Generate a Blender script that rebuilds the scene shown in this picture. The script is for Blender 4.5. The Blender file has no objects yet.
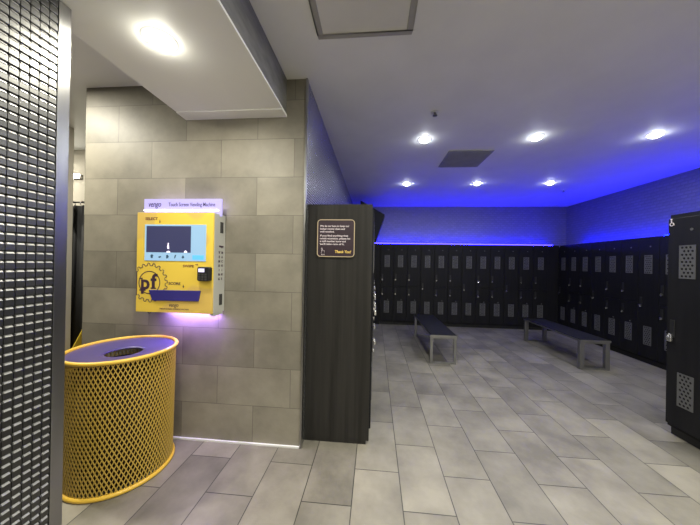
import bpy, math, random
from mathutils import Vector, Matrix
random.seed(4)
S = bpy.context.scene
C = S.collection
PI = math.pi

# ------------------------------------------------------------------ materials
def mat(name, col, rough=.6, metal=0., emit=None, estr=0., spec=.5):
    m = bpy.data.materials.new(name); m.use_nodes = True
    b = m.node_tree.nodes['Principled BSDF']
    b.inputs['Base Color'].default_value = (*col, 1)
    b.inputs['Roughness'].default_value = rough
    b.inputs['Metallic'].default_value = metal
    b.inputs['Specular IOR Level'].default_value = spec
    if emit:
        b.inputs['Emission Color'].default_value = (*emit, 1)
        b.inputs['Emission Strength'].default_value = estr
    return m

class NT:
    def __init__(s, m):
        s.t = m.node_tree; s.b = s.t.nodes['Principled BSDF']
    def n(s, ty, **kw):
        k = s.t.nodes.new(ty)
        for a, v in kw.items(): setattr(k, a, v)
        return k
    def l(s, a, b): s.t.links.new(a, b)

def coords(nt, mx, offs, perm):
    """object coordinates, permuted and shifted -> vector socket"""
    tc = nt.n('ShaderNodeTexCoord'); sp = nt.n('ShaderNodeSeparateXYZ'); cb = nt.n('ShaderNodeCombineXYZ')
    nt.l(tc.outputs['Object'], sp.inputs[0])
    for i, p in enumerate(perm):
        a = nt.n('ShaderNodeMath', operation='ADD'); a.inputs[1].default_value = offs[i]
        nt.l(sp.outputs[p], a.inputs[0]); nt.l(a.outputs[0], cb.inputs[i])
    return cb.outputs[0], tc.outputs['Object']

def tile_mat(name, c1, c2, mortar, w, h, offs, perm, rough, blotch, patch_scale=3., msize=.0022):
    m = mat(name, c1, rough); nt = NT(m)
    v, obj_ = coords(nt, m, offs, perm)
    br = nt.n('ShaderNodeTexBrick', offset=.5, offset_frequency=2, squash=1.)
    nt.l(v, br.inputs['Vector'])
    br.inputs['Color1'].default_value = (*c1, 1); br.inputs['Color2'].default_value = (*c2, 1)
    br.inputs['Mortar'].default_value = (*mortar, 1)
    br.inputs['Scale'].default_value = 1; br.inputs['Mortar Size'].default_value = msize
    br.inputs['Mortar Smooth'].default_value = .2; br.inputs['Bias'].default_value = 0
    br.inputs['Brick Width'].default_value = w; br.inputs['Row Height'].default_value = h
    # cloudy cement print: per tile shift of a noise field
    br2 = nt.n('ShaderNodeTexBrick', offset=.5, offset_frequency=2, squash=1.)
    nt.l(v, br2.inputs['Vector'])
    for k in ('Scale', 'Bias', 'Brick Width', 'Row Height'):
        br2.inputs[k].default_value = br.inputs[k].default_value
    br2.inputs['Mortar Size'].default_value = 0
    br2.inputs['Color1'].default_value = (0, 0, 0, 1); br2.inputs['Color2'].default_value = (9, 17, 5, 1)
    ad = nt.n('ShaderNodeVectorMath', operation='ADD')
    nt.l(v, ad.inputs[0]); nt.l(br2.outputs['Color'], ad.inputs[1])
    no = nt.n('ShaderNodeTexNoise'); no.inputs['Scale'].default_value = patch_scale
    no.inputs['Detail'].default_value = 5; no.inputs['Roughness'].default_value = .6
    nt.l(ad.outputs[0], no.inputs['Vector'])
    rp = nt.n('ShaderNodeValToRGB')
    rp.color_ramp.elements[0].position = .32; rp.color_ramp.elements[1].position = .68
    rp.color_ramp.elements[0].color = (1 - blotch,) * 3 + (1,)
    rp.color_ramp.elements[1].color = (1 + blotch * .45,) * 3 + (1,)
    nt.l(no.outputs['Fac'], rp.inputs[0])
    mx = nt.n('ShaderNodeMix', data_type='RGBA', blend_type='MULTIPLY'); mx.inputs[0].default_value = 1
    nt.l(br.outputs['Color'], mx.inputs[6]); nt.l(rp.outputs[0], mx.inputs[7])
    nt.l(mx.outputs[2], nt.b.inputs['Base Color'])
    fine = nt.n('ShaderNodeTexNoise'); fine.inputs['Scale'].default_value = 60
    nt.l(obj_, fine.inputs['Vector'])
    bp = nt.n('ShaderNodeBump'); bp.inputs['Strength'].default_value = .25; bp.inputs['Distance'].default_value = .002
    iv = nt.n('ShaderNodeMath', operation='MULTIPLY_ADD'); iv.inputs[1].default_value = -1
    nt.l(br.outputs['Fac'], iv.inputs[0]); nt.l(fine.outputs['Fac'], iv.inputs[2])
    nt.l(iv.outputs[0], bp.inputs['Height']); nt.l(bp.outputs[0], nt.b.inputs['Normal'])
    return m

def relief_mat(name, col, perm, w=.1, h=.05, rough=.45, metal=.4, strength=.35):
    """embossed panel: small staggered pillows"""
    m = mat(name, col, rough, metal); nt = NT(m)
    v, obj_ = coords(nt, m, (0, 0, 0), perm)
    br = nt.n('ShaderNodeTexBrick', offset=.5, offset_frequency=2, squash=1.)
    nt.l(v, br.inputs['Vector'])
    br.inputs['Scale'].default_value = 1; br.inputs['Mortar Size'].default_value = h * .3
    br.inputs['Mortar Smooth'].default_value = 1
    br.inputs['Brick Width'].default_value = w; br.inputs['Row Height'].default_value = h
    br.inputs['Color1'].default_value = (*[c * 1.08 for c in col], 1); br.inputs['Color2'].default_value = (*[c * .92 for c in col], 1)
    br.inputs['Mortar'].default_value = (*[c * .86 for c in col], 1)
    nt.l(br.outputs['Color'], nt.b.inputs['Base Color'])
    bp = nt.n('ShaderNodeBump', invert=True); bp.inputs['Strength'].default_value = strength; bp.inputs['Distance'].default_value = .01
    nt.l(br.outputs['Fac'], bp.inputs['Height']); nt.l(bp.outputs[0], nt.b.inputs['Normal'])
    return m

def noise_mat(name, c1, c2, rough, scale, stretch=(1, 1, 1), metal=0., bump=0., spec=.5):
    m = mat(name, c1, rough, metal, spec=spec); nt = NT(m)
    tc = nt.n('ShaderNodeTexCoord'); mp = nt.n('ShaderNodeMapping'); mp.inputs['Scale'].default_value = stretch
    no = nt.n('ShaderNodeTexNoise'); no.inputs['Scale'].default_value = scale; no.inputs['Detail'].default_value = 4
    rp = nt.n('ShaderNodeValToRGB')
    rp.color_ramp.elements[0].position = .35; rp.color_ramp.elements[1].position = .65
    rp.color_ramp.elements[0].color = (*c1, 1); rp.color_ramp.elements[1].color = (*c2, 1)
    nt.l(tc.outputs['Object'], mp.inputs[0]); nt.l(mp.outputs[0], no.inputs['Vector'])
    nt.l(no.outputs['Fac'], rp.inputs[0]); nt.l(rp.outputs[0], nt.b.inputs['Base Color'])
    if bump:
        bp = nt.n('ShaderNodeBump'); bp.inputs['Strength'].default_value = bump; bp.inputs['Distance'].default_value = .003
        nt.l(no.outputs['Fac'], bp.inputs['Height']); nt.l(bp.outputs[0], nt.b.inputs['Normal'])
    return m

M = {}
M['floor'] = tile_mat('floor_tile', (.284, .262, .212), (.216, .201, .164), (.062, .058, .050), .598, .305,
                      (-1.636 + .299, -.193, 0), (1, 0, 2), .42, .40, 2.2, .0034)
M['walltile'] = tile_mat('wall_tile', (.268, .247, .198), (.205, .189, .151), (.125, .114, .091), .599, .302,
                         (.94 + .2995, 0, 0), (0, 2, 1), .5, .36, 2.0, .0022)
M['ceiling'] = noise_mat('ceiling_paint', (.80, .80, .78), (.84, .84, .82), .6, 3)
M['white'] = noise_mat('white_panel', (.84, .84, .80), (.87, .87, .83), .4, 2)
M['beige'] = noise_mat('beige_paint', (.58, .54, .46), (.62, .58, .50), .6, 2)
M['relief_back'] = relief_mat('embossed_panel_back', (.24, .24, .26), (0, 2, 1))
M['relief_side'] = relief_mat('embossed_panel_side', (.24, .24, .26), (1, 2, 0))
M['relief_side_fine'] = relief_mat('embossed_panel_fine', (.36, .36, .37), (1, 2, 0), .045, .022, .24, .9, .8)
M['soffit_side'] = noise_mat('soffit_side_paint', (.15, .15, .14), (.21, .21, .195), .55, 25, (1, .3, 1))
M['steel'] = noise_mat('brushed_steel', (.30, .30, .30), (.37, .37, .365), .28, 6, (1, 1, .15), 1.)
M['mesh_steel'] = noise_mat('woven_steel', (.10, .10, .098), (.13, .13, .127), .4, 4, (1, 1, 1), 1.)
M['rib_highlight'] = mat('rib_highlight_steel', (.36, .36, .35), .42, .6)  # highlight on each cell's upper bevel, put into a paler steel
M['mesh_back'] = mat('woven_backing', (.03, .03, .03), .6)
M['locker'] = noise_mat('black_locker_laminate', (.007, .007, .009), (.010, .010, .012), .55, 18, (1, 1, .08), 0, .05, .22)
M['panel'] = noise_mat('dark_wood_laminate', (.017, .016, .0145), (.029, .0275, .025), .55, 26, (1, 1, .03), 0, .08, .25)
M['kick'] = mat('black_plinth', (.008, .008, .009), .6)
M['vent'] = mat('grey_vent_metal', (.10, .10, .105), .5, .1)
M['latchplate'] = mat('latch_plate', (.016, .016, .018), .5, .2)
M['silver'] = mat('polished_latch', (.82, .82, .84), .25, .9)
M['brass'] = mat('padlock_brass', (.62, .55, .40), .3, .9)
M['bench_metal'] = noise_mat('bench_steel', (.26, .26, .26), (.33, .33, .33), .36, 8, (1, 1, .2), .9)
M['bench_top'] = noise_mat('bench_black_top', (.010, .010, .011), (.015, .015, .016), .62, 14, (1, .1, 1), spec=.25)
M['yellow_mesh'] = mat('yellow_coated_metal', (.74, .47, .055), .38)
M['yellow_strand'] = mat('yellow_expanded_metal', (.50, .335, .06), .4)
M['purple_lid'] = noise_mat('purple_plastic', (.06, .05, .145), (.07, .056, .165), .3, 5)
M['liner'] = mat('black_liner', (.020, .011, .004), .7, spec=.2)
M['kiosk_grey'] = noise_mat('kiosk_grey_paint', (.42, .42, .39), (.46, .46, .42), .42, 6)
M['ink'] = mat('dark_purple_ink', (.045, .02, .045), .5)
M['brownink'] = mat('brown_ink', (.16, .055, .03), .5)
M['tray'] = noise_mat('blue_tray_plastic', (.03, .026, .18), (.037, .03, .21), .4, 4)
M['black'] = mat('black_plastic', (.012, .012, .014), .4)
M['darkgrey'] = mat('dark_grey_slots', (.05, .05, .05), .5)
M['screen_frame'] = mat('screen_light_area', (.1, .15, .2), .3, emit=(.27, .45, .62), estr=1.0)
M['screen_dark'] = mat('screen_video_area', (.01, .01, .02), .35, emit=(.04, .043, .105), estr=1.0)
M['screen_btn'] = mat('screen_button', (.1, .3, .6), .3, emit=(.05, .33, .72), estr=1.0)
M['screen_icon'] = mat('screen_icon', (.02, .04, .06), .3, emit=(.02, .05, .09), estr=1.0)
M['screen_white'] = mat('screen_figure', (.8, .7, .9), .3, emit=(.75, .65, .85), estr=1.0)
M['small_screen'] = mat('reader_screen', (.5, .5, .7), .3, emit=(.55, .5, .75), estr=1.0)
M['header'] = mat('lavender_backlit_acrylic', (.2, .18, .35), .4, emit=(.36, .32, .68), estr=1.0)
M['header_reflection'] = mat('header_reflection_glow', (.9, .88, 1), .3, emit=(.8, .72, 1.), estr=3.2)
M['header_ink'] = mat('header_ink', (.05, .035, .14), .5)
M['under_led'] = mat('kiosk_underlight', (.5, .3, 1), .3, emit=(.45, .27, 1.), estr=120)
M['back_led'] = mat('lavender_back_light', (.5, .4, 1), .3, emit=(.55, .45, 1.), estr=9)
M['led'] = mat('blue_violet_led', (.2, .2, 1), .3, emit=(.0056, .0034, 1.), estr=80)
M['led2'] = mat('blue_led', (.1, .2, 1), .3, emit=(.0006, .002, 1.), estr=80)
M['lens'] = mat('light_lens', (1, 1, 1), .3, emit=(.93, .97, 1.), estr=60)
M['lens_warm'] = mat('light_lens_warm', (1, 1, 1), .3, emit=(1, .97, .84), estr=75)
M['ring'] = mat('white_trim_ring', (.75, .75, .75), .4)
M['grille'] = noise_mat('grey_air_grille', (.27, .275, .285), (.31, .315, .325), .6, 8)
M['hatch'] = noise_mat('hatch_panel', (.70, .69, .65), (.74, .73, .69), .6, 3)
M['hatch_gap'] = mat('hatch_frame_trim', (.36, .35, .32), .6)  # hatch frame, darker than its panel
M['sign'] = noise_mat('plum_sign', (.022, .011, .019), (.032, .016, .027), .4, 9)
M['sign_gold'] = mat('gold_sign_border', (.44, .36, .23), .45)
M['sign_white'] = mat('sign_white_letters', (.78, .70, .74), .5)
M['sign_yellow'] = mat('sign_yellow_letters', (.85, .60, .14), .5)
M['curtain'] = noise_mat('dark_curtain', (.012, .012, .014), (.02, .02, .022), .8, 12, (1, 1, .1))
M['wet'] = mat('yellow_plastic', (.85, .62, .05), .4)
M['housing'] = mat('matt_dark_housing', (.012, .012, .016), .7, spec=.2)
M['screen_off'] = mat('dark_glass', (.01, .01, .016), .5, spec=.25)

# yellow kiosk face with faint ochre gear-like patches printed on it
def kiosk_yellow():
    m = mat('yellow_printed_panel', (.9, .66, .06), .38); nt = NT(m)
    tc = nt.n('ShaderNodeTexCoord')
    vo = nt.n('ShaderNodeTexNoise'); vo.inputs['Scale'].default_value = 4.2; vo.inputs['Detail'].default_value = 0
    nt.l(tc.outputs['Object'], vo.inputs['Vector'])
    rp = nt.n('ShaderNodeValToRGB'); e = rp.color_ramp
    e.elements[0].position = .52; e.elements[0].color = (.78, .56, .075, 1)
    e.elements[1].position = .56; e.elements[1].color = (.68, .47, .11, 1)
    nt.l(vo.outputs['Fac'], rp.inputs[0]); nt.l(rp.outputs[0], nt.b.inputs['Base Color'])
    return m
M['yellow'] = kiosk_yellow()

# ------------------------------------------------------------------ mesh builder
class MB:
    def __init__(s): s.v = []; s.f = []; s.sm = []
    def add(s, vs, fs, smooth=False):
        o = len(s.v); s.v += [tuple(p) for p in vs]
        for f in fs: s.f.append([o + i for i in f]); s.sm.append(smooth)
        return s
    def box(s, x0, x1, y0, y1, z0, z1):
        v = [(x, y, z) for x in (x0, x1) for y in (y0, y1) for z in (z0, z1)]
        return s.add(v, [(0, 1, 3, 2), (4, 6, 7, 5), (0, 4, 5, 1), (2, 3, 7, 6), (0, 2, 6, 4), (1, 5, 7, 3)])
    def prism(s, poly, axis, a, b, smooth=False):
        """poly: 2-D outline; axis 0/1/2 = extrusion axis"""
        n = len(poly)
        def P(p, t):
            return (t, p[0], p[1]) if axis == 0 else (p[0], t, p[1]) if axis == 1 else (p[0], p[1], t)
        vs = [P(p, a) for p in poly] + [P(p, b) for p in poly]
        s.add(vs, [list(range(n))[::-1], list(range(n, 2 * n))])
        return s.add(vs, [(i, (i + 1) % n, n + (i + 1) % n, n + i) for i in range(n)], smooth)
    def cyl(s, c, r, z0, z1, n=24, r2=None, axis=2):
        r2 = r if r2 is None else r2
        def P(a, rr, t):
            q = (c[0] + rr * math.cos(a), c[1] + rr * math.sin(a))
            return (t, q[0], q[1]) if axis == 0 else (q[0], t, q[1]) if axis == 1 else (q[0], q[1], t)
        vs = [P(2 * PI * i / n, r, z0) for i in range(n)] + [P(2 * PI * i / n, r2, z1) for i in range(n)]
        s.add(vs, [list(range(n))[::-1], list(range(n, 2 * n))])
        return s.add(vs, [(i, (i + 1) % n, n + (i + 1) % n, n + i) for i in range(n)], True)
    def lathe(s, c, prof, n=48, closed=False):
        vs = []; k = len(prof)
        for i in range(n):
            a = 2 * PI * i / n
            vs += [(c[0] + r * math.cos(a), c[1] + r * math.sin(a), z) for r, z in prof]
        fs = []
        for i in range(n):
            j = (i + 1) % n
            for q in range(k if closed else k - 1):
                q2 = (q + 1) % k
                fs.append((i * k + q, j * k + q, j * k + q2, i * k + q2))
        return s.add(vs, fs, True)
    def tube(s, pts, r, n=8, closed=False):
        pts = [Vector(p) for p in pts]; k = len(pts); vs = []
        up = None
        for i, p in enumerate(pts):
            a = pts[(i - 1) % k] if closed or i else p
            b = pts[(i + 1) % k] if closed or i < k - 1 else p
            t = (b - a).normalized()
            if up is None or abs(up.dot(t)) > .95:
                up = Vector((0, 0, 1)) if abs(t.z) < .9 else Vector((1, 0, 0))
            e1 = t.cross(up).normalized(); e2 = e1.cross(t)
            vs += [p + r * (e1 * math.cos(2 * PI * q / n) + e2 * math.sin(2 * PI * q / n)) for q in range(n)]
        fs = []
        for i in range(k if closed else k - 1):
            j = (i + 1) % k
            fs += [(i * n + q, i * n + (q + 1) % n, j * n + (q + 1) % n, j * n + q) for q in range(n)]
        s.add(vs, fs, True)
        if not closed: s.add(vs, [list(range(n))[::-1], [(k - 1) * n + q for q in range(n)]])
        return s
    def build(s, name, m, parent=None, base=None, bevel=0., seg=2):
        """verts are in world space unless the root is a prototype at the origin"""
        off = Vector((0, 0, 0))
        if parent is not None:
            r = parent
            while r is not None: off += r.location; r = r.parent
        elif base is not None: off = Vector(base)
        me = bpy.data.meshes.new(name)
        me.from_pydata([tuple(Vector(p) - off) for p in s.v], [], s.f)
        me.polygons.foreach_set('use_smooth', s.sm)
        me.validate(); me.update()
        import bmesh
        b = bmesh.new(); b.from_mesh(me)
        bmesh.ops.remove_doubles(b, verts=b.verts, dist=1e-6)
        bmesh.ops.recalc_face_normals(b, faces=b.faces); b.to_mesh(me); b.free()
        me.materials.append(m)
        o = bpy.data.objects.new(name, me); C.objects.link(o)
        if parent is not None: o.parent = parent
        elif base is not None: o.location = base
        if bevel:
            md = o.modifiers.new('edge', 'BEVEL'); md.width = bevel; md.segments = seg; md.limit_method = 'ANGLE'
            md.angle_limit = math.radians(50)
        return o

def tag(o, label, cat, group=None):
    o['label'] = label; o['category'] = cat
    if group: o['group'] = group
    return o
def thing(name, label, cat, loc, group=None):
    o = bpy.data.objects.new(name, None); C.objects.link(o); o.location = loc
    o.empty_display_size = .1
    return tag(o, label, cat, group)
def struct(o):
    o['kind'] = 'structure'; return o
def dup(root, loc, rotz, label, group):
    r = root.copy(); C.objects.link(r); r.location = loc; r.rotation_euler = (0, 0, rotz)
    r['label'] = label; r['group'] = group
    for ch in list(root.children):
        c = ch.copy(); C.objects.link(c); c.parent = r
        for g in list(ch.children):
            d = g.copy(); C.objects.link(d); d.parent = c
    return r
def text(name, s, size, pos, facing, m, parent, shear=0., width=None, align='CENTER', bold=0., line=1.):
    cu = bpy.data.curves.new('tmp_text', 'FONT'); cu.body = s; cu.size = size; cu.shear = shear
    cu.align_x = align; cu.align_y = 'CENTER'; cu.extrude = .0006; cu.offset = bold; cu.space_line = line
    cu.resolution_u = 3
    t = bpy.data.objects.new('tmp_text', cu); C.objects.link(t)
    dg = bpy.context.evaluated_depsgraph_get(); dg.update()
    me = bpy.data.meshes.new_from_object(t.evaluated_get(dg)); me.name = name
    bpy.data.objects.remove(t); bpy.data.curves.remove(cu)
    if width:
        xs = [v.co.x for v in me.vertices]; k = width / (max(xs) - min(xs))
        me.transform(Matrix.Diagonal((k, 1, 1, 1)))
    R = Matrix.Rotation(PI / 2, 4, 'X')
    if facing == '+X': R = Matrix.Rotation(PI / 2, 4, 'Z') @ R
    off = Vector((0, 0, 0)); r = parent
    while r is not None: off += r.location; r = r.parent
    me.transform(Matrix.Translation(Vector(pos) - off) @ R)
    me.materials.clear(); me.materials.append(m)
    o = bpy.data.objects.new(name, me); C.objects.link(o); o.parent = parent
    return o

# ------------------------------------------------------------------ the setting
CZ = 2.88
struct(MB().box(-7, 4.75, -3.2, 7.2, -.1, 0).build('floor', M['floor']))
struct(MB().box(-7, 4.75, -3.2, 7.2, CZ, CZ + .1).build('ceiling', M['ceiling']))
struct(MB().box(-.7, 4.75, 7.0, 7.2, 0, CZ).build('wall_back', M['relief_back']))
struct(MB().box(4.55, 4.75, -3.2, 7.0, 0, CZ).build('wall_right', M['relief_side']))
struct(MB().box(-2.44, -.545, 2.13, 7.2, 0, CZ).build('wall_left', M['relief_side_fine']))
struct(MB().box(-2.44, -.545, 2.105, 2.13, 0, CZ).build('wall_front', M['walltile']))
struct(MB().box(-7, 4.75, -3.4, -3.2, 0, CZ).build('wall_rear', M['beige']))
struct(MB().box(-7.2, -7, -3.4, 7.2, 0, CZ).build('wall_far_left', M['beige']))
struct(MB().box(-7, -2.44, 3.3, 3.4, 0, CZ).build('wall_passage', M['beige']))
# tiled wall: metal corner strip and metal foot strip, its reflected gleam put in as pale colour
struct(MB().box(-.556, -.541, 2.095, 2.135, 0, CZ).build('trim_1', M['steel'], bevel=.002))
struct(MB().box(-2.43, -.558, 2.090, 2.105, 0, .015).build('baseboard_front', M['ring'], bevel=.002))
# lowered soffit over the machine
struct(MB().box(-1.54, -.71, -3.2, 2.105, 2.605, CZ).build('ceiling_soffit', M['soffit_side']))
struct(MB().box(-1.545, -.705, -3.2, 1.99, 2.59, 2.605).build('trim_2', M['white']))
struct(MB().box(-1.545, -.705, 1.99, 2.105, 2.583, 2.605).build('trim_3', M['white'], bevel=.002))
# metal clad wall end at the left, with woven metal face and steel corner strip
CX = -1.405
struct(MB().box(-2.3, -1.55, -3.2, 1.137, 0, CZ).box(-1.55, CX - .016, -3.2, 1.137, 0, 2.588).build('wall_entrance', M['mesh_back']))
wm = MB(); wd = MB(); cw, chh = .0321, .0359
ncol = 40; nrow = int(2.588 / chh)
for i in range(ncol):
    y1 = 1.089 - i * cw; y0 = y1 - cw
    for k in range(nrow):
        z0 = k * chh; g = .0014
        pr = [(.0125, .0), (.0013, .001), (.0, .0036), (.001, .0259), (.0085, .0344), (.0125, .0357)]
        a = [(CX - d, y, z0 + h) for d, h in pr for y in (y0 + g, y1 - g)]
        n = len(pr)
        wm.add(a, [(2 * q, 2 * q + 1, 2 * q + 3, 2 * q + 2) for q in range(n - 1)] +
               [tuple(range(0, 2 * n, 2)), tuple(range(2 * n - 1, 0, -2))])
        pr = [(.0036, .0246), (-.0012, .0255), (-.0006, .0281), (.005, .0344), (.008, .0344)]
        a = [(CX - d, y, z0 + h) for d, h in pr for y in (y0 + .005, y1 - .005)]
        n = len(pr)
        wd.add(a, [(2 * q, 2 * q + 1, 2 * q + 3, 2 * q + 2) for q in range(n - 1)] +
               [tuple(range(0, 2 * n, 2)), tuple(range(2 * n - 1, 0, -2))])
    wm.tube([(CX - .008, y0, 0), (CX - .008, y0, 2.588)], .0016, 5)
struct(wm.build('wall_entrance_cladding', M['mesh_steel']))
struct(wd.build('wall_entrance_rib_highlights', M['rib_highlight']))  # raised strips carrying the bevel highlights in their colour
struct(MB().box(CX - .016, CX, 1.091, 1.141, 0, 2.588).box(-2.3, CX - .016, 1.137, 1.141, 0, 2.588).build('trim_4', M['steel'], bevel=.0015))

struct(MB().box(-3.50, -3.335, 2.70, 2.76, 0, CZ).build('trim_5', M['beige'], bevel=.004))

# ------------------------------------------------------------------ lockers
LW, LD, LH = .312, .415, 1.92
def vent_mesh():
    """perforated plate .14 x .27 with staggered round holes, centred on 0, facing -Y"""
    b = MB(); p = .030; r = .0105; n = 8; rows, cols = 9, 3
    W = .055; Hh = rows * p / 2
    for k in range(rows):
        zc = -Hh + p * (k + .5); sh = p / 4 if k % 2 else -p / 4
        for q in range(cols):
            xc = (q - (cols - 1) / 2) * p + sh
            out = []; inn = []; back = []
            for t in range(8):
                a = t * PI / 4 + PI / 4
                ux, uz = math.cos(a), math.sin(a); mxx = max(abs(ux), abs(uz))
                out.append((xc + p / 2 * ux / mxx, -.004, zc + p / 2 * uz / mxx))
                inn.append((xc + r * ux, -.004, zc + r * uz)); back.append((xc + r * ux, -.0005, zc + r * uz))
            b.add(out + inn + back, [(t, (t + 1) % 8, 8 + (t + 1) % 8, 8 + t) for t in range(8)] +
                  [(8 + t, 8 + (t + 1) % 8, 16 + (t + 1) % 8, 16 + t) for t in range(8)])
        xl = -cols / 2 * p + sh; xr = cols / 2 * p + sh
        for x0, x1 in ((-W, xl), (xr, W)):
            b.add([(x0, -.004, zc - p / 2), (x1, -.004, zc - p / 2), (x1, -.004, zc + p / 2), (x0, -.004, zc + p / 2)], [(0, 1, 2, 3)])
    for x0, x1, z0, z1 in ((-W - .005, -W, -Hh - .005, Hh + .005), (W, W + .005, -Hh - .005, Hh + .005),
                           (-W, W, -Hh - .005, -Hh), (-W, W, Hh, Hh + .005)):
        b.box(x0, x1, -.005, 0, z0, z1)
    return b
def shift(b, dx, dy, dz):
    b.v = [(x + dx, y + dy, z + dz) for x, y, z in b.v]; return b

DZ0, DZ1 = .10, 1.885
def add_door(root, z0, z1, vents, latch_z, plate_z):
    d = MB().box(-LW / 2 + .003, LW / 2 - .003, -.020, 0, z0 + .002, z1 - .002).build('door', M['locker'], root, bevel=.002, seg=1)
    for vz in vents:
        shift(vent_mesh(), .0, -.020, vz).build('vent', M['vent'], d)
    MB().box(-.125, -.085, -.027, -.020, latch_z - .02, latch_z + .13).build('latch_plate', M['latchplate'], d, bevel=.002, seg=1)
    h = MB(); h.box(-.121, -.099, -.040, -.027, latch_z - .010, latch_z + .008)
    h.tube([(-.109 + .012 * math.cos(a), -.034, latch_z - .010 + .012 * math.sin(a)) for a in [PI + PI * t / 8 for t in range(9)]], .004, 6)
    h.build('hasp', M['silver'], d, bevel=.002, seg=1)
    MB().cyl((.028, plate_z), .011, -.024, -.020, 12, axis=1).build('number_disc', M['vent'], d)
    return d
def locker_proto(single):
    r = thing('locker', 'x', 'locker', (0, 0, 0))
    MB().box(-LW / 2 + .0008, LW / 2 - .0008, 0.0, LD, .075, LH).build('body', M['locker'], r)
    MB().box(-LW / 2 + .0008, LW / 2 - .0008, .03, LD - .02, 0, .075).build('plinth', M['kick'], r)
    if single:
        add_door(r, DZ0, DZ1, (1.507, .43), .875, 1.775)
    else:
        add_door(r, .915, DZ1, (1.507,), 1.075, 1.775)
        add_door(r, DZ0, .915, (.43,), .735, .60)
    return r
PD, PS = locker_proto(False), locker_proto(True)
used = {}
def put(single, loc, rot, label, group):
    p = PS if single else PD
    if single not in used:
        used[single] = 1; p.location = loc; p.rotation_euler = (0, 0, rot); p['label'] = label; p['group'] = group; return p
    return dup(p, loc, rot, label, group)
ORD = ['first', 'second', 'third', 'fourth', 'fifth', 'sixth', 'seventh', 'eighth', 'ninth', 'tenth', 'eleventh', 'twelfth', 'thirteenth', 'fourteenth']
kind = lambda s: 'single-door' if s else 'two-door'
for i in range(12):
    s = i % 3 == 0 and i > 0
    put(s, (.298 + .3124 * i, 6.58, 0), 0, 'black %s locker with grey vents on the back wall, %s from its left end' % (kind(s), ORD[i]), 'lockers along the back wall')
for j, i in enumerate(range(-1, 10)):
    s = i % 3 == 2
    put(s, (4.135, 6.09 - .312 * i, 0), -PI / 2, 'black %s locker with vents along the right wall, %s from the back corner' % (kind(s), ORD[j]), 'lockers along the right wall')
for i in range(13):
    s = i % 3 == 2
    put(s, (-.03, 2.40 + .314 * i, 0), PI / 2, 'black %s locker in the left row, %s behind the dark end panel with the sign' % (kind(s), ORD[i]), 'lockers in the left row')
put(True, (2.60, 2.515, 0), -PI / 2, 'tall black locker standing nearest at the right edge, with wheelchair mark and two perforated vents', 'nearest lockers at the right edge')
put(True, (2.60, 2.203, 0), -PI / 2, 'tall black locker at the right frame edge, beside the one with the wheelchair mark', 'nearest lockers at the right edge')
# fillers in the corners of the banks
tag(MB().box(-.025, .139, 6.575, 6.98, 0, LH).build('filler_panel', M['locker'], base=(.057, 6.58, 0)),
    'narrow black filler panel left of the back wall lockers', 'panel')
tag(MB().box(3.893, 4.128, 6.575, 6.98, 0, LH).build('filler_panel', M['locker'], base=(4.0, 6.58, 0)),
    'narrow black filler panel in the far right corner between the locker rows', 'panel')
# end panel of the left row
tag(MB().box(-.545, -.022, 2.20, 2.236, .03, LH).box(-.545, -.045, 2.203, 2.236, 0, .03).build('locker_end_panel', M['panel'], base=(-.28, 2.22, 0), bevel=.003),
    'tall dark wood-grain end panel beside the tiled wall, carrying the small sign', 'panel')
# wheelchair mark on the nearest locker
wc = thing('wheelchair_mark', 'small white wheelchair symbol near the top of the nearest right locker', 'symbol', (2.578, 2.63, 1.80))
k = MB()
yc, zc = 2.638, 1.835
k.tube([(2.577, yc + .014 * math.cos(t * PI / 8), zc + .014 * math.sin(t * PI / 8)) for t in range(16)], .003, 6, True)
k.build('wheel', M['sign_white'], wc)
MB().tube([(2.577, yc + .004, zc + .034), (2.577, yc + .002, zc + .012), (2.577, yc - .014, zc + .010), (2.577, yc - .02, zc - .01)], .003, 6).build('figure', M['sign_white'], wc)
MB().cyl((yc + .005, zc + .043), .006, 2.575, 2.580, 12, axis=0).build('head', M['sign_white'], wc)
# padlocks
def padlock(loc, normal, label, group=None):
    r = thing('padlock', label, 'padlock', loc, group)
    x, y, z = loc
    if normal == 'x+': fx, fy = 1, 0
    else: fx, fy = -1, 0
    MB().box(x - .009, x + .009, y - .02, y + .02, z - .045, z - .005).build('lock_body', M['silver'], r, bevel=.004)
    MB().tube([(x, y + .013 * math.cos(t * PI / 10), z - .006 + .026 * math.sin(t * PI / 10)) for t in range(11)], .0032, 6).build('shackle', M['silver'], r)
padlock((2.557, 2.624, .866), 'x-', 'silver padlock hanging from the latch of the nearest right locker')
for i, zz in ((0, .862), (1, 1.062), (1, .722), (3, .722), (3, 1.062), (4, 1.062), (6, .722), (7, 1.062), (7, .722), (9, .722)):
    if i % 3 == 2 and zz != .862: continue
    if i % 3 != 2 and zz == .862: zz = 1.062
    yy = 2.40 + .314 * i - .109
    padlock((.013, yy, zz + .004), 'x+', 'silver padlock on the %s door of the %s locker behind the dark end panel' % ('upper' if zz > .9 else 'lower', ORD[i]), 'padlocks on the left locker row')

# dark wedge leaning out on top of the left row
w = thing('angled_display', 'dark wedge-shaped display housing leaning out above the far end of the left lockers', 'display', (-.2, 5.9, LH))
MB().prism([(.185, 2.42), (.022, 1.925), (-.30, 1.925), (-.30, 2.70)], 1, 5.50, 6.30).build('housing', M['housing'], w, bevel=.004)
MB().prism([(.1905, 2.405), (.035, 1.945), (.031, 1.946), (.1865, 2.406)], 1, 5.53, 6.27).build('screen', M['screen_off'], w)
MB().box(-.542, -.30, 5.8, 6.0, 2.2, 2.4).build('wall_bracket', M['housing'], w)

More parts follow.
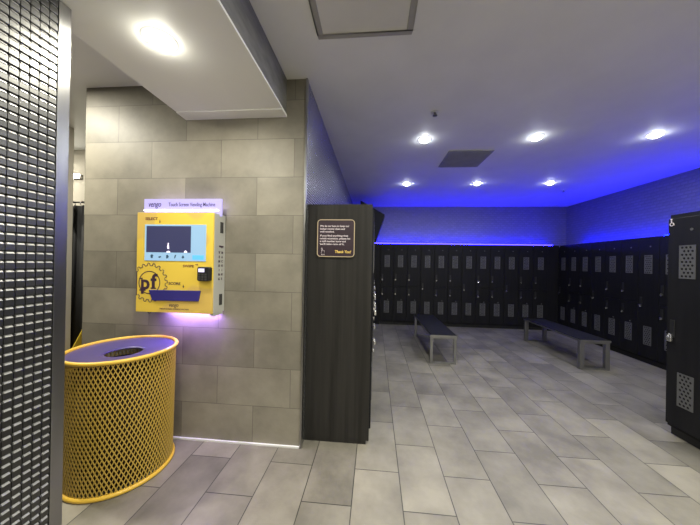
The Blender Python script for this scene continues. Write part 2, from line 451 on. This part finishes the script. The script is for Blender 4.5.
# ------------------------------------------------------------------ LED strips above the lockers
l = thing('led_strip', 'glowing violet-blue light strip running above the back wall lockers', 'light strip', (2.06, 6.80, 1.921))
MB().box(.0, 4.12, 6.79, 6.815, 1.921, 1.934).build('channel', M['steel'], l)
MB().box(.0, 4.12, 6.79, 6.815, 1.934, 1.952).build('diffuser', M['led'], l)
l = thing('led_strip', 'blue light strip above the right wall lockers', 'light strip', (4.40, 4.9, 1.921))
MB().box(4.39, 4.415, 3.3, 6.5, 1.921, 1.928).build('channel', M['steel'], l)
MB().box(4.39, 4.415, 3.3, 6.5, 1.928, 1.942).build('diffuser', M['led2'], l)
MB().prism([(4.40, 1.940), (4.62, 1.940), (4.62, 1.952), (4.50, 1.972), (4.40, 1.972)], 0, 4.392, 4.412).build('loose_end', M['led2'], l)

# ------------------------------------------------------------------ benches
def bench(x0, x1, y0, y1, t, ztop, label):
    r = thing('bench', label, 'bench', ((x0 + x1) / 2, (y0 + y1) / 2, 0), 'locker room benches')
    MB().box(x0 + .002, x1 - .002, y0 + .001, y1 - .001, ztop - .03, ztop).build('seat', M['bench_top'], r, bevel=.004)
    MB().box(x0 - .002, x1 + .002, y0 - .004, y0 + .001, ztop - .032, ztop - .004).box(x0 - .004, x0 + .002, y0, y1, ztop - .03, ztop - .008).box(x1 - .002, x1 + .004, y0, y1, ztop - .03, ztop - .008).build('edge_band', M['bench_metal'], r)
    for ya, yb in ((y0 + .01, y0 + .01 + t), (y1 - .01 - t, y1 - .01)):
        f = MB()
        f.box(x0, x0 + t, ya, yb, 0, ztop - .03).box(x1 - t, x1, ya, yb, 0, ztop - .03)
        f.box(x0 + t, x1 - t, ya, yb, 0, min(t, .03)).box(x0 + t, x1 - t, ya, yb, ztop - .055, ztop - .03)
        f.build('leg_frame', M['bench_metal'], r, bevel=.003)
bench(.832, 1.207, 4.10, 5.71, .036, .425, 'black-topped bench with slim square steel leg frames, nearer the middle of the room')
bench(2.92, 3.315, 4.16, 5.65, .055, .425, 'black-topped bench with broad grey legs in front of the right wall lockers')

# ------------------------------------------------------------------ ceiling fittings
def downlight(x, y, z, label, m, group, r=.054, d=.034):
    o = thing('ceiling_light', label, 'ceiling light', (x, y, z), group)
    MB().lathe((x, y), [(r, z - .001), (r + .003, z - .004), (r + .016, z - .004), (r + .030, z)], 32).build('trim_ring', M['ring'], o)
    MB().lathe((x, y), [(.0, z - d), (r * .4, z - d * .95), (r * .75, z - d * .7), (r * .96, z - d * .35), (r, z - .003)], 32).build('lens', m, o)
def lamp(x, y, z, power, col, size=.13, spread=PI):  # used for the visible downlights and for added fill lamps
    ld = bpy.data.lights.new('downlight_or_fill_lamp', 'AREA'); ld.shape = 'DISK'; ld.size = size
    ld.energy = power; ld.color = col; ld.spread = spread
    o = bpy.data.objects.new('downlight_or_fill_lamp', ld); C.objects.link(o); o.location = (x, y, z)
    return o
G = 'recessed lights in the main ceiling'
names = {(0, 1): 'left of three in the nearer row', (1, 1): 'middle of three in the nearer row', (2, 1): 'right of three in the nearer row',
         (0, 2): 'left of three in the row nearest the back wall', (1, 2): 'middle of three in the row nearest the back wall', (2, 2): 'right of three in the row nearest the back wall'}
COOL = (.93, .97, 1.0); WARM = (1.0, .95, .80)
LP = 17
for j, y in enumerate((1.42, 3.215, 4.98)):
    for i, x in enumerate((.55, 1.762, 2.965)):
        if j: downlight(x, y, CZ, 'round recessed ceiling light, ' + names[(i, j)], M['lens'], G)
        lamp(x, y, CZ - .03, LP * (1.4, .68, .24)[j], COOL if j else (1, .98, .87))
for x in (.3, 1.762, 3.2):
    for y in (-.3, -1.9): lamp(x, y, CZ - .03, LP * 1.3, (1, .98, .86))  # unseen fill lamps, added behind the camera for more light
downlight(-1.131, 1.333, 2.59, 'bright round recessed light in the white lowered ceiling above the machine', M['lens_warm'], None, .056, .036)
lamp(-1.131, 1.333, 2.59 - .05, 14, WARM)
lamp(-1.131, -.4, 2.59 - .03, 12, WARM)  # unseen fill lamp added under the soffit behind the camera
lamp(-2.75, 1.55, CZ - .02, 42, WARM)  # added fill, hidden by the clad wall end, brightens ceiling and tiles
# passage light
pl = thing('wall_light', 'small bright light high on the passage wall beyond the steel corner', 'wall light', (-3.93, 3.29, 2.52))
MB().box(-4.03, -3.86, 3.27, 3.30, 2.49, 2.55).build('housing', M['ring'], pl)
MB().box(-4.02, -3.87, 3.262, 3.27, 2.50, 2.54).build('lens', M['lens_warm'], pl)
lamp(-4.2, 2.4, CZ - .02, 30, WARM)
# return air grille
g = thing('air_grille', 'dark grey square air grille in the ceiling between the light rows', 'vent', (1.18, 3.83, CZ))
MB().box(.905, 1.455, 3.545, 4.12, CZ - .012, CZ).build('frame', M['grille'], g, bevel=.003)
sl = MB()
for q in range(18):
    y = 3.57 + q * .0305
    sl.add([(.93, y, CZ - .013), (1.43, y, CZ - .013), (1.43, y + .02, CZ - .017), (.93, y + .02, CZ - .017), (.93, y + .02, CZ - .013), (1.43, y + .02, CZ - .013)],
           [(0, 1, 2, 3), (3, 2, 5, 4), (0, 4, 5, 1)])
sl.build('louvres', M['grille'], g)
# ceiling access hatch
h = thing('ceiling_hatch', 'square framed access hatch in the ceiling above the dark end panel', 'hatch', (-.085, 1.42, CZ))
X0, X1, Y0, Y1 = -.38, .205, 1.15, 1.73
MB().box(X0, X1, Y1 - .035, Y1, CZ - .010, CZ).box(X0, X1, Y0, Y0 + .035, CZ - .010, CZ).box(X0, X0 + .035, Y0 + .035, Y1 - .035, CZ - .010, CZ).box(X1 - .035, X1, Y0 + .035, Y1 - .035, CZ - .010, CZ).build('frame', M['hatch_gap'], h, bevel=.004)
MB().box(X0 + .035, X1 - .035, Y0 + .035, Y1 - .035, CZ - .006, CZ).build('panel', M['hatch'], h)
# sprinkler heads
for x, y, lb in ((.541, 2.642, 'small sprinkler head in the ceiling in front of the left recessed light'),
                 (3.50, 5.48, 'small sprinkler head in the blue-lit ceiling near the far right corner')):
    o = thing('sprinkler', lb, 'sprinkler', (x, y, CZ), 'ceiling sprinklers')
    MB().cyl((x, y), .035, CZ - .006, CZ, 20, .038).build('escutcheon', M['ring'], o)
    MB().cyl((x, y), .010, CZ - .03, CZ - .006, 12).cyl((x, y), .022, CZ - .034, CZ - .03, 14).build('head', M['steel'], o)

# ------------------------------------------------------------------ sign on the end panel
s = thing('sign', 'small square plum sign with gold border and thank you note on the dark end panel', 'sign', (-.315, 2.2, 1.49))
def rrect(x0, x1, z0, z1, r, n=6):
    p = []
    for cx, cz, a0 in ((x1 - r, z1 - r, 0), (x0 + r, z1 - r, PI / 2), (x0 + r, z0 + r, PI), (x1 - r, z0 + r, 1.5 * PI)):
        p += [(cx + r * math.cos(a0 + PI / 2 * t / n), cz + r * math.sin(a0 + PI / 2 * t / n)) for t in range(n + 1)]
    return p
SX0, SX1, SZ0, SZ1 = -.465, -.161, 1.494, 1.796
MB().prism(rrect(SX0, SX1, SZ0, SZ1, .03), 1, 2.190, 2.1995).build('plate', M['sign'], s)
oo = rrect(SX0, SX1, SZ0, SZ1, .03); ii = rrect(SX0 + .0065, SX1 - .0065, SZ0 + .0065, SZ1 - .0065, .022)
n = len(oo); k = MB()
k.add([(a, 2.187, b) for a, b in oo] + [(a, 2.187, b) for a, b in ii] + [(a, 2.1905, b) for a, b in oo] + [(a, 2.1905, b) for a, b in ii],
      [(i, (i + 1) % n, n + (i + 1) % n, n + i) for i in range(n)] + [(i, (i + 1) % n, 2 * n + (i + 1) % n, 2 * n + i) for i in range(n)] +
      [(n + i, n + (i + 1) % n, 3 * n + (i + 1) % n, 3 * n + i) for i in range(n)])
k.build('border', M['sign_gold'], s)
L1 = ['We do our best to keep our', 'locker rooms clean and', 'well stocked.']
L2 = ['If you find anything that', 'needs attention, please let', 'a staff member know and', "we'll take care of it."]
z = 1.742
for para in (L1, L2):
    for t in para:
        text('lettering', t, .0195, (-.442, 2.1893, z), '-Y', M['sign_white'], s, width=.245 * len(t) / 27, align='LEFT', bold=.0003); z -= .0225
    z -= .010
text('lettering', 'Thank You!', .031, (-.255, 2.1893, 1.536), '-Y', M['sign_yellow'], s, width=.13, shear=.15, bold=.0008)
MB().tube([(-.43, 2.189, 1.522), (-.425, 2.189, 1.54), (-.432, 2.189, 1.562), (-.424, 2.189, 1.568), (-.418, 2.189, 1.545), (-.405, 2.189, 1.543), (-.405, 2.189, 1.522), (-.43, 2.189, 1.522)], .0013, 5).build('thumb_icon', M['sign_white'], s)
text('lettering', 'thanks', .012, (-.415, 2.1893, 1.512), '-Y', M['sign_white'], s)

# ------------------------------------------------------------------ vending machine on the tiled wall
KX0, KX1, KZ0, KZ1, KY = -1.812, -1.196, 1.048, 1.806, 1.95
v = thing('vending_machine', 'yellow touch-screen vending machine mounted on the tiled wall above the yellow bin', 'vending machine', (-1.5, 2.10, KZ0))
MB().prism([(KX0 + .01, KY + .012), (KX1, KY + .012), (KX1 + .004, 2.104), (KX0 + .004, 2.104)], 2, KZ0, KZ1).build('cabinet', M['kiosk_grey'], v, bevel=.004)
fp = MB().prism(rrect(KX0, KX1 - .002, KZ0, KZ1, .006), 1, KY, KY + .013).build('front_panel', M['yellow'], v, bevel=.0015)
FY = KY - .0006
# touch screen
sc = MB().box(-1.745, -1.255, KY - .004, KY + .002, 1.440, 1.714).build('touch_screen', M['screen_frame'], v, bevel=.001)
MB().box(-1.730, -1.373, KY - .006, KY - .004, 1.503, 1.702).build('video_area', M['screen_dark'], sc)
MB().box(-1.358, -1.268, KY - .006, KY - .004, 1.452, 1.486).build('button', M['screen_btn'], sc, bevel=.001)
ic = [[(-.008, -.013), (.006, -.013), (.006, 0), (.012, .006), (0, .016), (-.012, .008)], [(-.012, -.006), (.0, -.012), (.012, -.004), (.009, .004), (-.006, .0)],
      [(-.009, -.014), (.004, -.012), (.011, 0), (.002, .014), (-.009, .010)], [(-.008, -.014), (.0, -.01), (.008, .014), (-.002, .012)], [(-.01, -.004), (-.004, -.013), (.010, -.008), (.006, .004), (.0, .012)]]
for q, pts in enumerate(ic):
    x = -1.683 + q * .0625
    MB().prism([(x + a, 1.472 + b) for a, b in pts], 1, KY - .006, KY - .004).build('product_icon', M['screen_icon'], sc)
MB().prism([(-1.557, 1.53), (-1.545, 1.53), (-1.545, 1.545), (-1.549, 1.56), (-1.547, 1.575), (-1.555, 1.575), (-1.556, 1.56), (-1.560, 1.545)], 1, KY - .007, KY - .006).build('figure', M['screen_white'], sc)
MB().prism([(-1.55 + .016 * math.cos(t * PI / 8), 1.503 + .012 * math.sin(t * PI / 8)) for t in range(9)], 1, KY - .007, KY - .006).prism([(-1.412 + .013 * math.cos(t * PI / 8), 1.503 + .016 * math.sin(t * PI / 8)) for t in range(9)], 1, KY - .007, KY - .006).build('figure', M['screen_white'], sc)
# gear emblem
gx, gz = -1.704, 1.272
def gear(t_out, t_in, off, teeth=20, per=10):
    p = []
    for i in range(teeth * per):
        f = (i % per) / per; a = 2 * PI * i / (teeth * per)
        r = (t_out if f < .5 else t_in) + off - (.004 if f in (0., .4) else 0)
        p.append((max(gx + r * math.cos(a), KX0 + .004), gz + r * math.sin(a)))
    return p
go = gear(.148, .129, 0.)
k = MB(); k.tube([(a, FY + .0015, b) for a, b in go], .0032, 6, True)
em = k.build('gear_outline', M['ink'], v)
n = 48; r1, r2 = .0885, .0815
k = MB(); k.add([(gx + r * math.cos(2 * PI * i / n), FY, gz + r * math.sin(2 * PI * i / n)) for r in (r1, r2) for i in range(n)], [(i, (i + 1) % n, n + (i + 1) % n, n + i) for i in range(n)])
k.build('ring', M['ink'], em)
text('lettering', 'p', .150, (gx - .034, FY, gz - .004), '-Y', M['ink'], em, bold=.004, width=.070)
text('lettering', 'f', .150, (gx + .034, FY, gz + .006), '-Y', M['ink'], em, bold=.004, width=.056)
MB().box(gx - .080, gx - .030, FY - .0004, FY + .0003, gz - .064, gz - .053).box(gx - .078, gx - .055, FY - .0004, FY + .0003, gz + .024, gz + .035).box(gx + .012, gx + .055, FY - .0004, FY + .0003, gz - .047, gz - .037).build('serif', M['ink'], em)
# wording
def arrow(x, z, m, side=False):
    p = [(x - .002, z + .012), (x + .002, z + .012), (x + .002, z), (x + .008, z), (x, z - .012), (x - .008, z), (x - .002, z)]
    if side: p = [(x + (b - z), z + (a - x)) for a, b in [(q[0], 2 * z - q[1]) for q in p]]
    MB().prism(p, 1, FY - .0004, FY + .0003).build('arrow', m, v)
text('lettering', 'SELECT', .028, (-1.695, FY, 1.757), '-Y', M['brownink'], v, width=.10, bold=.0006); arrow(-1.628, 1.737, M['brownink'])
text('lettering', 'SWIPE', .026, (-1.392, FY, 1.402), '-Y', M['brownink'], v, width=.085, bold=.0006); arrow(-1.325, 1.415, M['brownink'], True)
text('lettering', 'SCORE', .028, (-1.500, FY, 1.268), '-Y', M['ink'], v, width=.095, bold=.0006); arrow(-1.428, 1.250, M['ink'])
text('lettering', 'vengo', .042, (-1.505, FY, 1.106), '-Y', M['ink'], v, shear=.25, width=.075)
text('lettering', 'TOUCH SCREEN VENDING MACHINE', .014, (-1.50, FY, 1.076), '-Y', M['ink'], v, width=.235)
# delivery tray
tr = MB(); T = [(-1.702, 1.217), (-1.288, 1.221), (-1.303, 1.141), (-1.672, 1.138)]
tr.prism(T[::-1], 1, KY - .010, KY + .001); tr.build('delivery_flap', M['tray'], v, bevel=.003)
# card reader
cr = MB().prism(rrect(-1.292, -1.203, 1.296, 1.400, .012), 1, KY - .045, KY).build('card_reader', M['black'], v, bevel=.004)
MB().box(-1.280, -1.236, KY - .049, KY - .045, 1.362, 1.388).build('reader_screen', M['small_screen'], cr)
kp = MB()
for a in range(3):
    for b in range(3): kp.box(-1.281 + a * .024, -1.265 + a * .024, KY - .048, KY - .045, 1.303 + b * .018, 1.315 + b * .018)
kp.build('keypad', M['darkgrey'], cr)
# right side face
SXF = KX1 + .0035
for z0, z1 in ((1.665, 1.745), (1.105, 1.185)):
    k = MB()
    for q in range(6): k.box(SXF - .002, SXF + .003, 2.035 + q * .006, 2.038 + q * .006, z0, z1)
    k.box(SXF - .002, SXF + .0012, 2.031, 2.071, z0 - .003, z1 + .003).build('side_vent', M['darkgrey'], v)
text('lettering', 'vengo', .026, (SXF + .001, 2.045, 1.560), '+X', M['ink'], v, shear=.2, width=.062, bold=.0008)
for i, (a, b) in enumerate(zip('VENDING', 'MACHINE')):
    text('lettering', a, .026, (SXF + .001, 2.022, 1.510 - i * .034), '+X', M['ink'], v, bold=.0007)
    text('lettering', b, .026, (SXF + .001, 2.060, 1.510 - i * .034), '+X', M['ink'], v, bold=.0007)
# backlit header and the light under the machine
hd = MB().prism(rrect(-1.822, -1.180, 1.79, 1.925, .004), 1, 2.022, 2.034).build('header_sign', M['header'], v)
MB().box(-1.815, -1.20, 2.006, 2.022, 1.829, 1.838).build('led_reflection', M['header_reflection'], hd, bevel=.003)  # LED reflection along the header, put in as a glowing bar
MB().box(-1.76, -1.24, 2.034, 2.104, 1.80, 1.85).build('mount', M['kiosk_grey'], hd)
MB().box(-1.79, -1.21, 2.040, 2.050, 1.885, 1.900).build('back_light', M['back_led'], hd)
text('lettering', 'vengo', .062, (-1.735, 2.0212, 1.882), '-Y', M['header_ink'], hd, shear=.25, width=.105, bold=.0006)
text('lettering', 'Touch Screen Vending Machine', .042, (-1.425, 2.0212, 1.880), '-Y', M['header_ink'], hd, width=.385, bold=.0003)
MB().box(-1.64, -1.20, 2.045, 2.075, KZ0 - .004, KZ0 + .001).build('underlight', M['under_led'], v)
MB().tube([(-1.735 + .014 * math.cos(t * PI / 10), 1.99, KZ0 + .002 - .02 * math.sin(t * PI / 10)) for t in range(11)], .003, 6).build('cable', M['black'], v)
MB().box(KX1 - .03, KX1 + .0, KY + .015, 2.09, KZ0 - .02, KZ0).build('bottom_lip', M['kiosk_grey'], v)

# ------------------------------------------------------------------ yellow mesh bin
bx, by, br, tr_, bh = -1.737, 1.780, .298, .308, .822
b = thing('trash_bin', 'round yellow metal-mesh trash bin with purple lid standing by the tiled wall', 'trash bin', (bx, by, 0))
def torus(r, z, t, m, nm):
    k = MB(); k.tube([(bx + r * math.cos(2 * PI * i / 64), by + r * math.sin(2 * PI * i / 64), z) for i in range(64)], t, 10, True)
    return k.build(nm, m, b)
torus(br + .004, .013, .013, M['yellow_mesh'], 'base_ring')
torus(tr_ + .004, bh, .0125, M['yellow_mesh'], 'top_ring')
NA, NR = 82, 32
k = MB()
def bp_(i, q, d=0.):
    t = q / NR; r = br + (tr_ - br) * t + d; a = 2 * PI * (i / 2) / NA
    return Vector((bx + r * math.cos(a), by + r * math.sin(a), .015 + (bh - .02) * t))
def strut(i, q, i2, q2):
    a, c = bp_(i, q), bp_(i2, q2); d = (c - a).normalized()
    nrm = Vector((a.x - bx, a.y - by, 0)).normalized(); sd = d.cross(nrm) * .0026; nn = nrm * .0022
    vs = [a + sd + nn, a - sd + nn, a - sd - nn, a + sd - nn, c + sd + nn, c - sd + nn, c - sd - nn, c + sd - nn]
    k.add(vs, [(0, 1, 5, 4), (1, 2, 6, 5), (2, 3, 7, 6), (3, 0, 4, 7)])
for q in range(NR):
    for i in range(2 * NA):
        if (i + q) % 2 == 0:
            strut(i, q, i + 1, q + 1); strut(i, q, i - 1, q + 1)
k.build('mesh_body', M['yellow_strand'], b)
n = 64
MB().lathe((bx, by), [(tr_ - .004, bh - .004), (tr_ - .02, bh - .002), (tr_ - .06, bh - .010), (.13, bh - .022), (.108, bh - .024), (.105, bh - .034), (.13, bh - .034), (tr_ - .03, bh - .022), (tr_ - .006, bh - .014)], 64, True).build('lid', M['purple_lid'], b)
MB().lathe((bx, by), [(.0, .03), (.275, .03), (.286, .70), (.28, .70), (.27, .04), (.0, .04)], 48).build('liner', M['liner'], b)

# ------------------------------------------------------------------ beyond the steel corner: curtain and floor sign
cu = thing('curtain', 'dark curtain hanging from a rail in the passage left of the tiled wall', 'curtain', (-3.55, 2.85, .1))
k = MB(); N = 90; xs = [-4.3 + 1.33 * i / N for i in range(N + 1)]
for zq in (0, 1):
    pass
vs = []
for z in (.12, 2.045):
    for y_ in (0, .006):
        vs += [(x, 2.85 + .03 * math.sin(i * .9) + y_, z) for i, x in enumerate(xs)]
m_ = N + 1
fs = []
for i in range(N):
    fs += [(i, i + 1, 2 * m_ + i + 1, 2 * m_ + i), (m_ + i, m_ + i + 1, 3 * m_ + i + 1, 3 * m_ + i), (2 * m_ + i, 2 * m_ + i + 1, 3 * m_ + i + 1, 3 * m_ + i), (i, i + 1, m_ + i + 1, m_ + i)]
k.add(vs, fs, True); k.build('cloth', M['curtain'], cu)
MB().tube([(-7, 2.853, 2.085), (-2.45, 2.853, 2.085)], .009, 8).build('rail', M['darkgrey'], cu)
for q in range(12):
    x = -4.25 + q * .115
    MB().tube([(x, 2.853 + .022 * math.cos(t * PI / 6), 2.067 + .03 * math.sin(t * PI / 6)) for t in range(12)], .005, 6, True).build('ring', M['silver'], cu)
wf = thing('floor_sign', 'yellow folding floor sign with its tip showing behind the yellow bin', 'floor sign', (-2.995, 2.62, 0))
x, y, zt = -2.995, 2.62, .70
for sg in (-1, 1):
    pts = [(sg * .30, -.14), (sg * .30, .14), (sg * .012, .03), (sg * .012, -.03)]
    hs = (0, 0, zt, zt)
    vs = [(x + a, y + b_, c) for (a, b_), c in zip(pts, hs)] + [(x + a - sg * .010, y + b_, c) for (a, b_), c in zip(pts, hs)]
    MB().add(vs, [(0, 1, 2, 3), (7, 6, 5, 4), (0, 4, 5, 1), (1, 5, 6, 2), (2, 6, 7, 3), (3, 7, 4, 0)]).build('leaf', M['wet'], wf)
MB().box(x - .014, x + .014, y - .03, y + .03, zt - .004, zt + .012).build('hinge', M['wet'], wf, bevel=.003)

# ------------------------------------------------------------------ camera, world, colour management
F = 275.
ay = Vector((24.5 / F, -.7 / F, -1)).normalized()
az = Vector((.018, 1, 0)); az = (az - ay * az.dot(ay)).normalized()
ax = ay.cross(az)
Rm = Matrix((ax, ay, az))
cd = bpy.data.cameras.new('camera'); cam = bpy.data.objects.new('camera', cd); C.objects.link(cam)
cam.matrix_world = Matrix.Translation((0, 0, 1.45)) @ Rm.to_4x4()
cd.sensor_fit = 'HORIZONTAL'; cd.sensor_width = 36; cd.lens = 36 * F / 700; cd.clip_start = .02
S.camera = cam
W = bpy.data.worlds.new('world'); S.world = W; W.use_nodes = True
W.node_tree.nodes['Background'].inputs[0].default_value = (.5, .5, .52, 1)
W.node_tree.nodes['Background'].inputs[1].default_value = .1
vs_ = S.view_settings
vs_.view_transform = 'Standard'; vs_.look = 'None'; vs_.gamma = 1; vs_.exposure = 0.14
vs_.use_curve_mapping = False
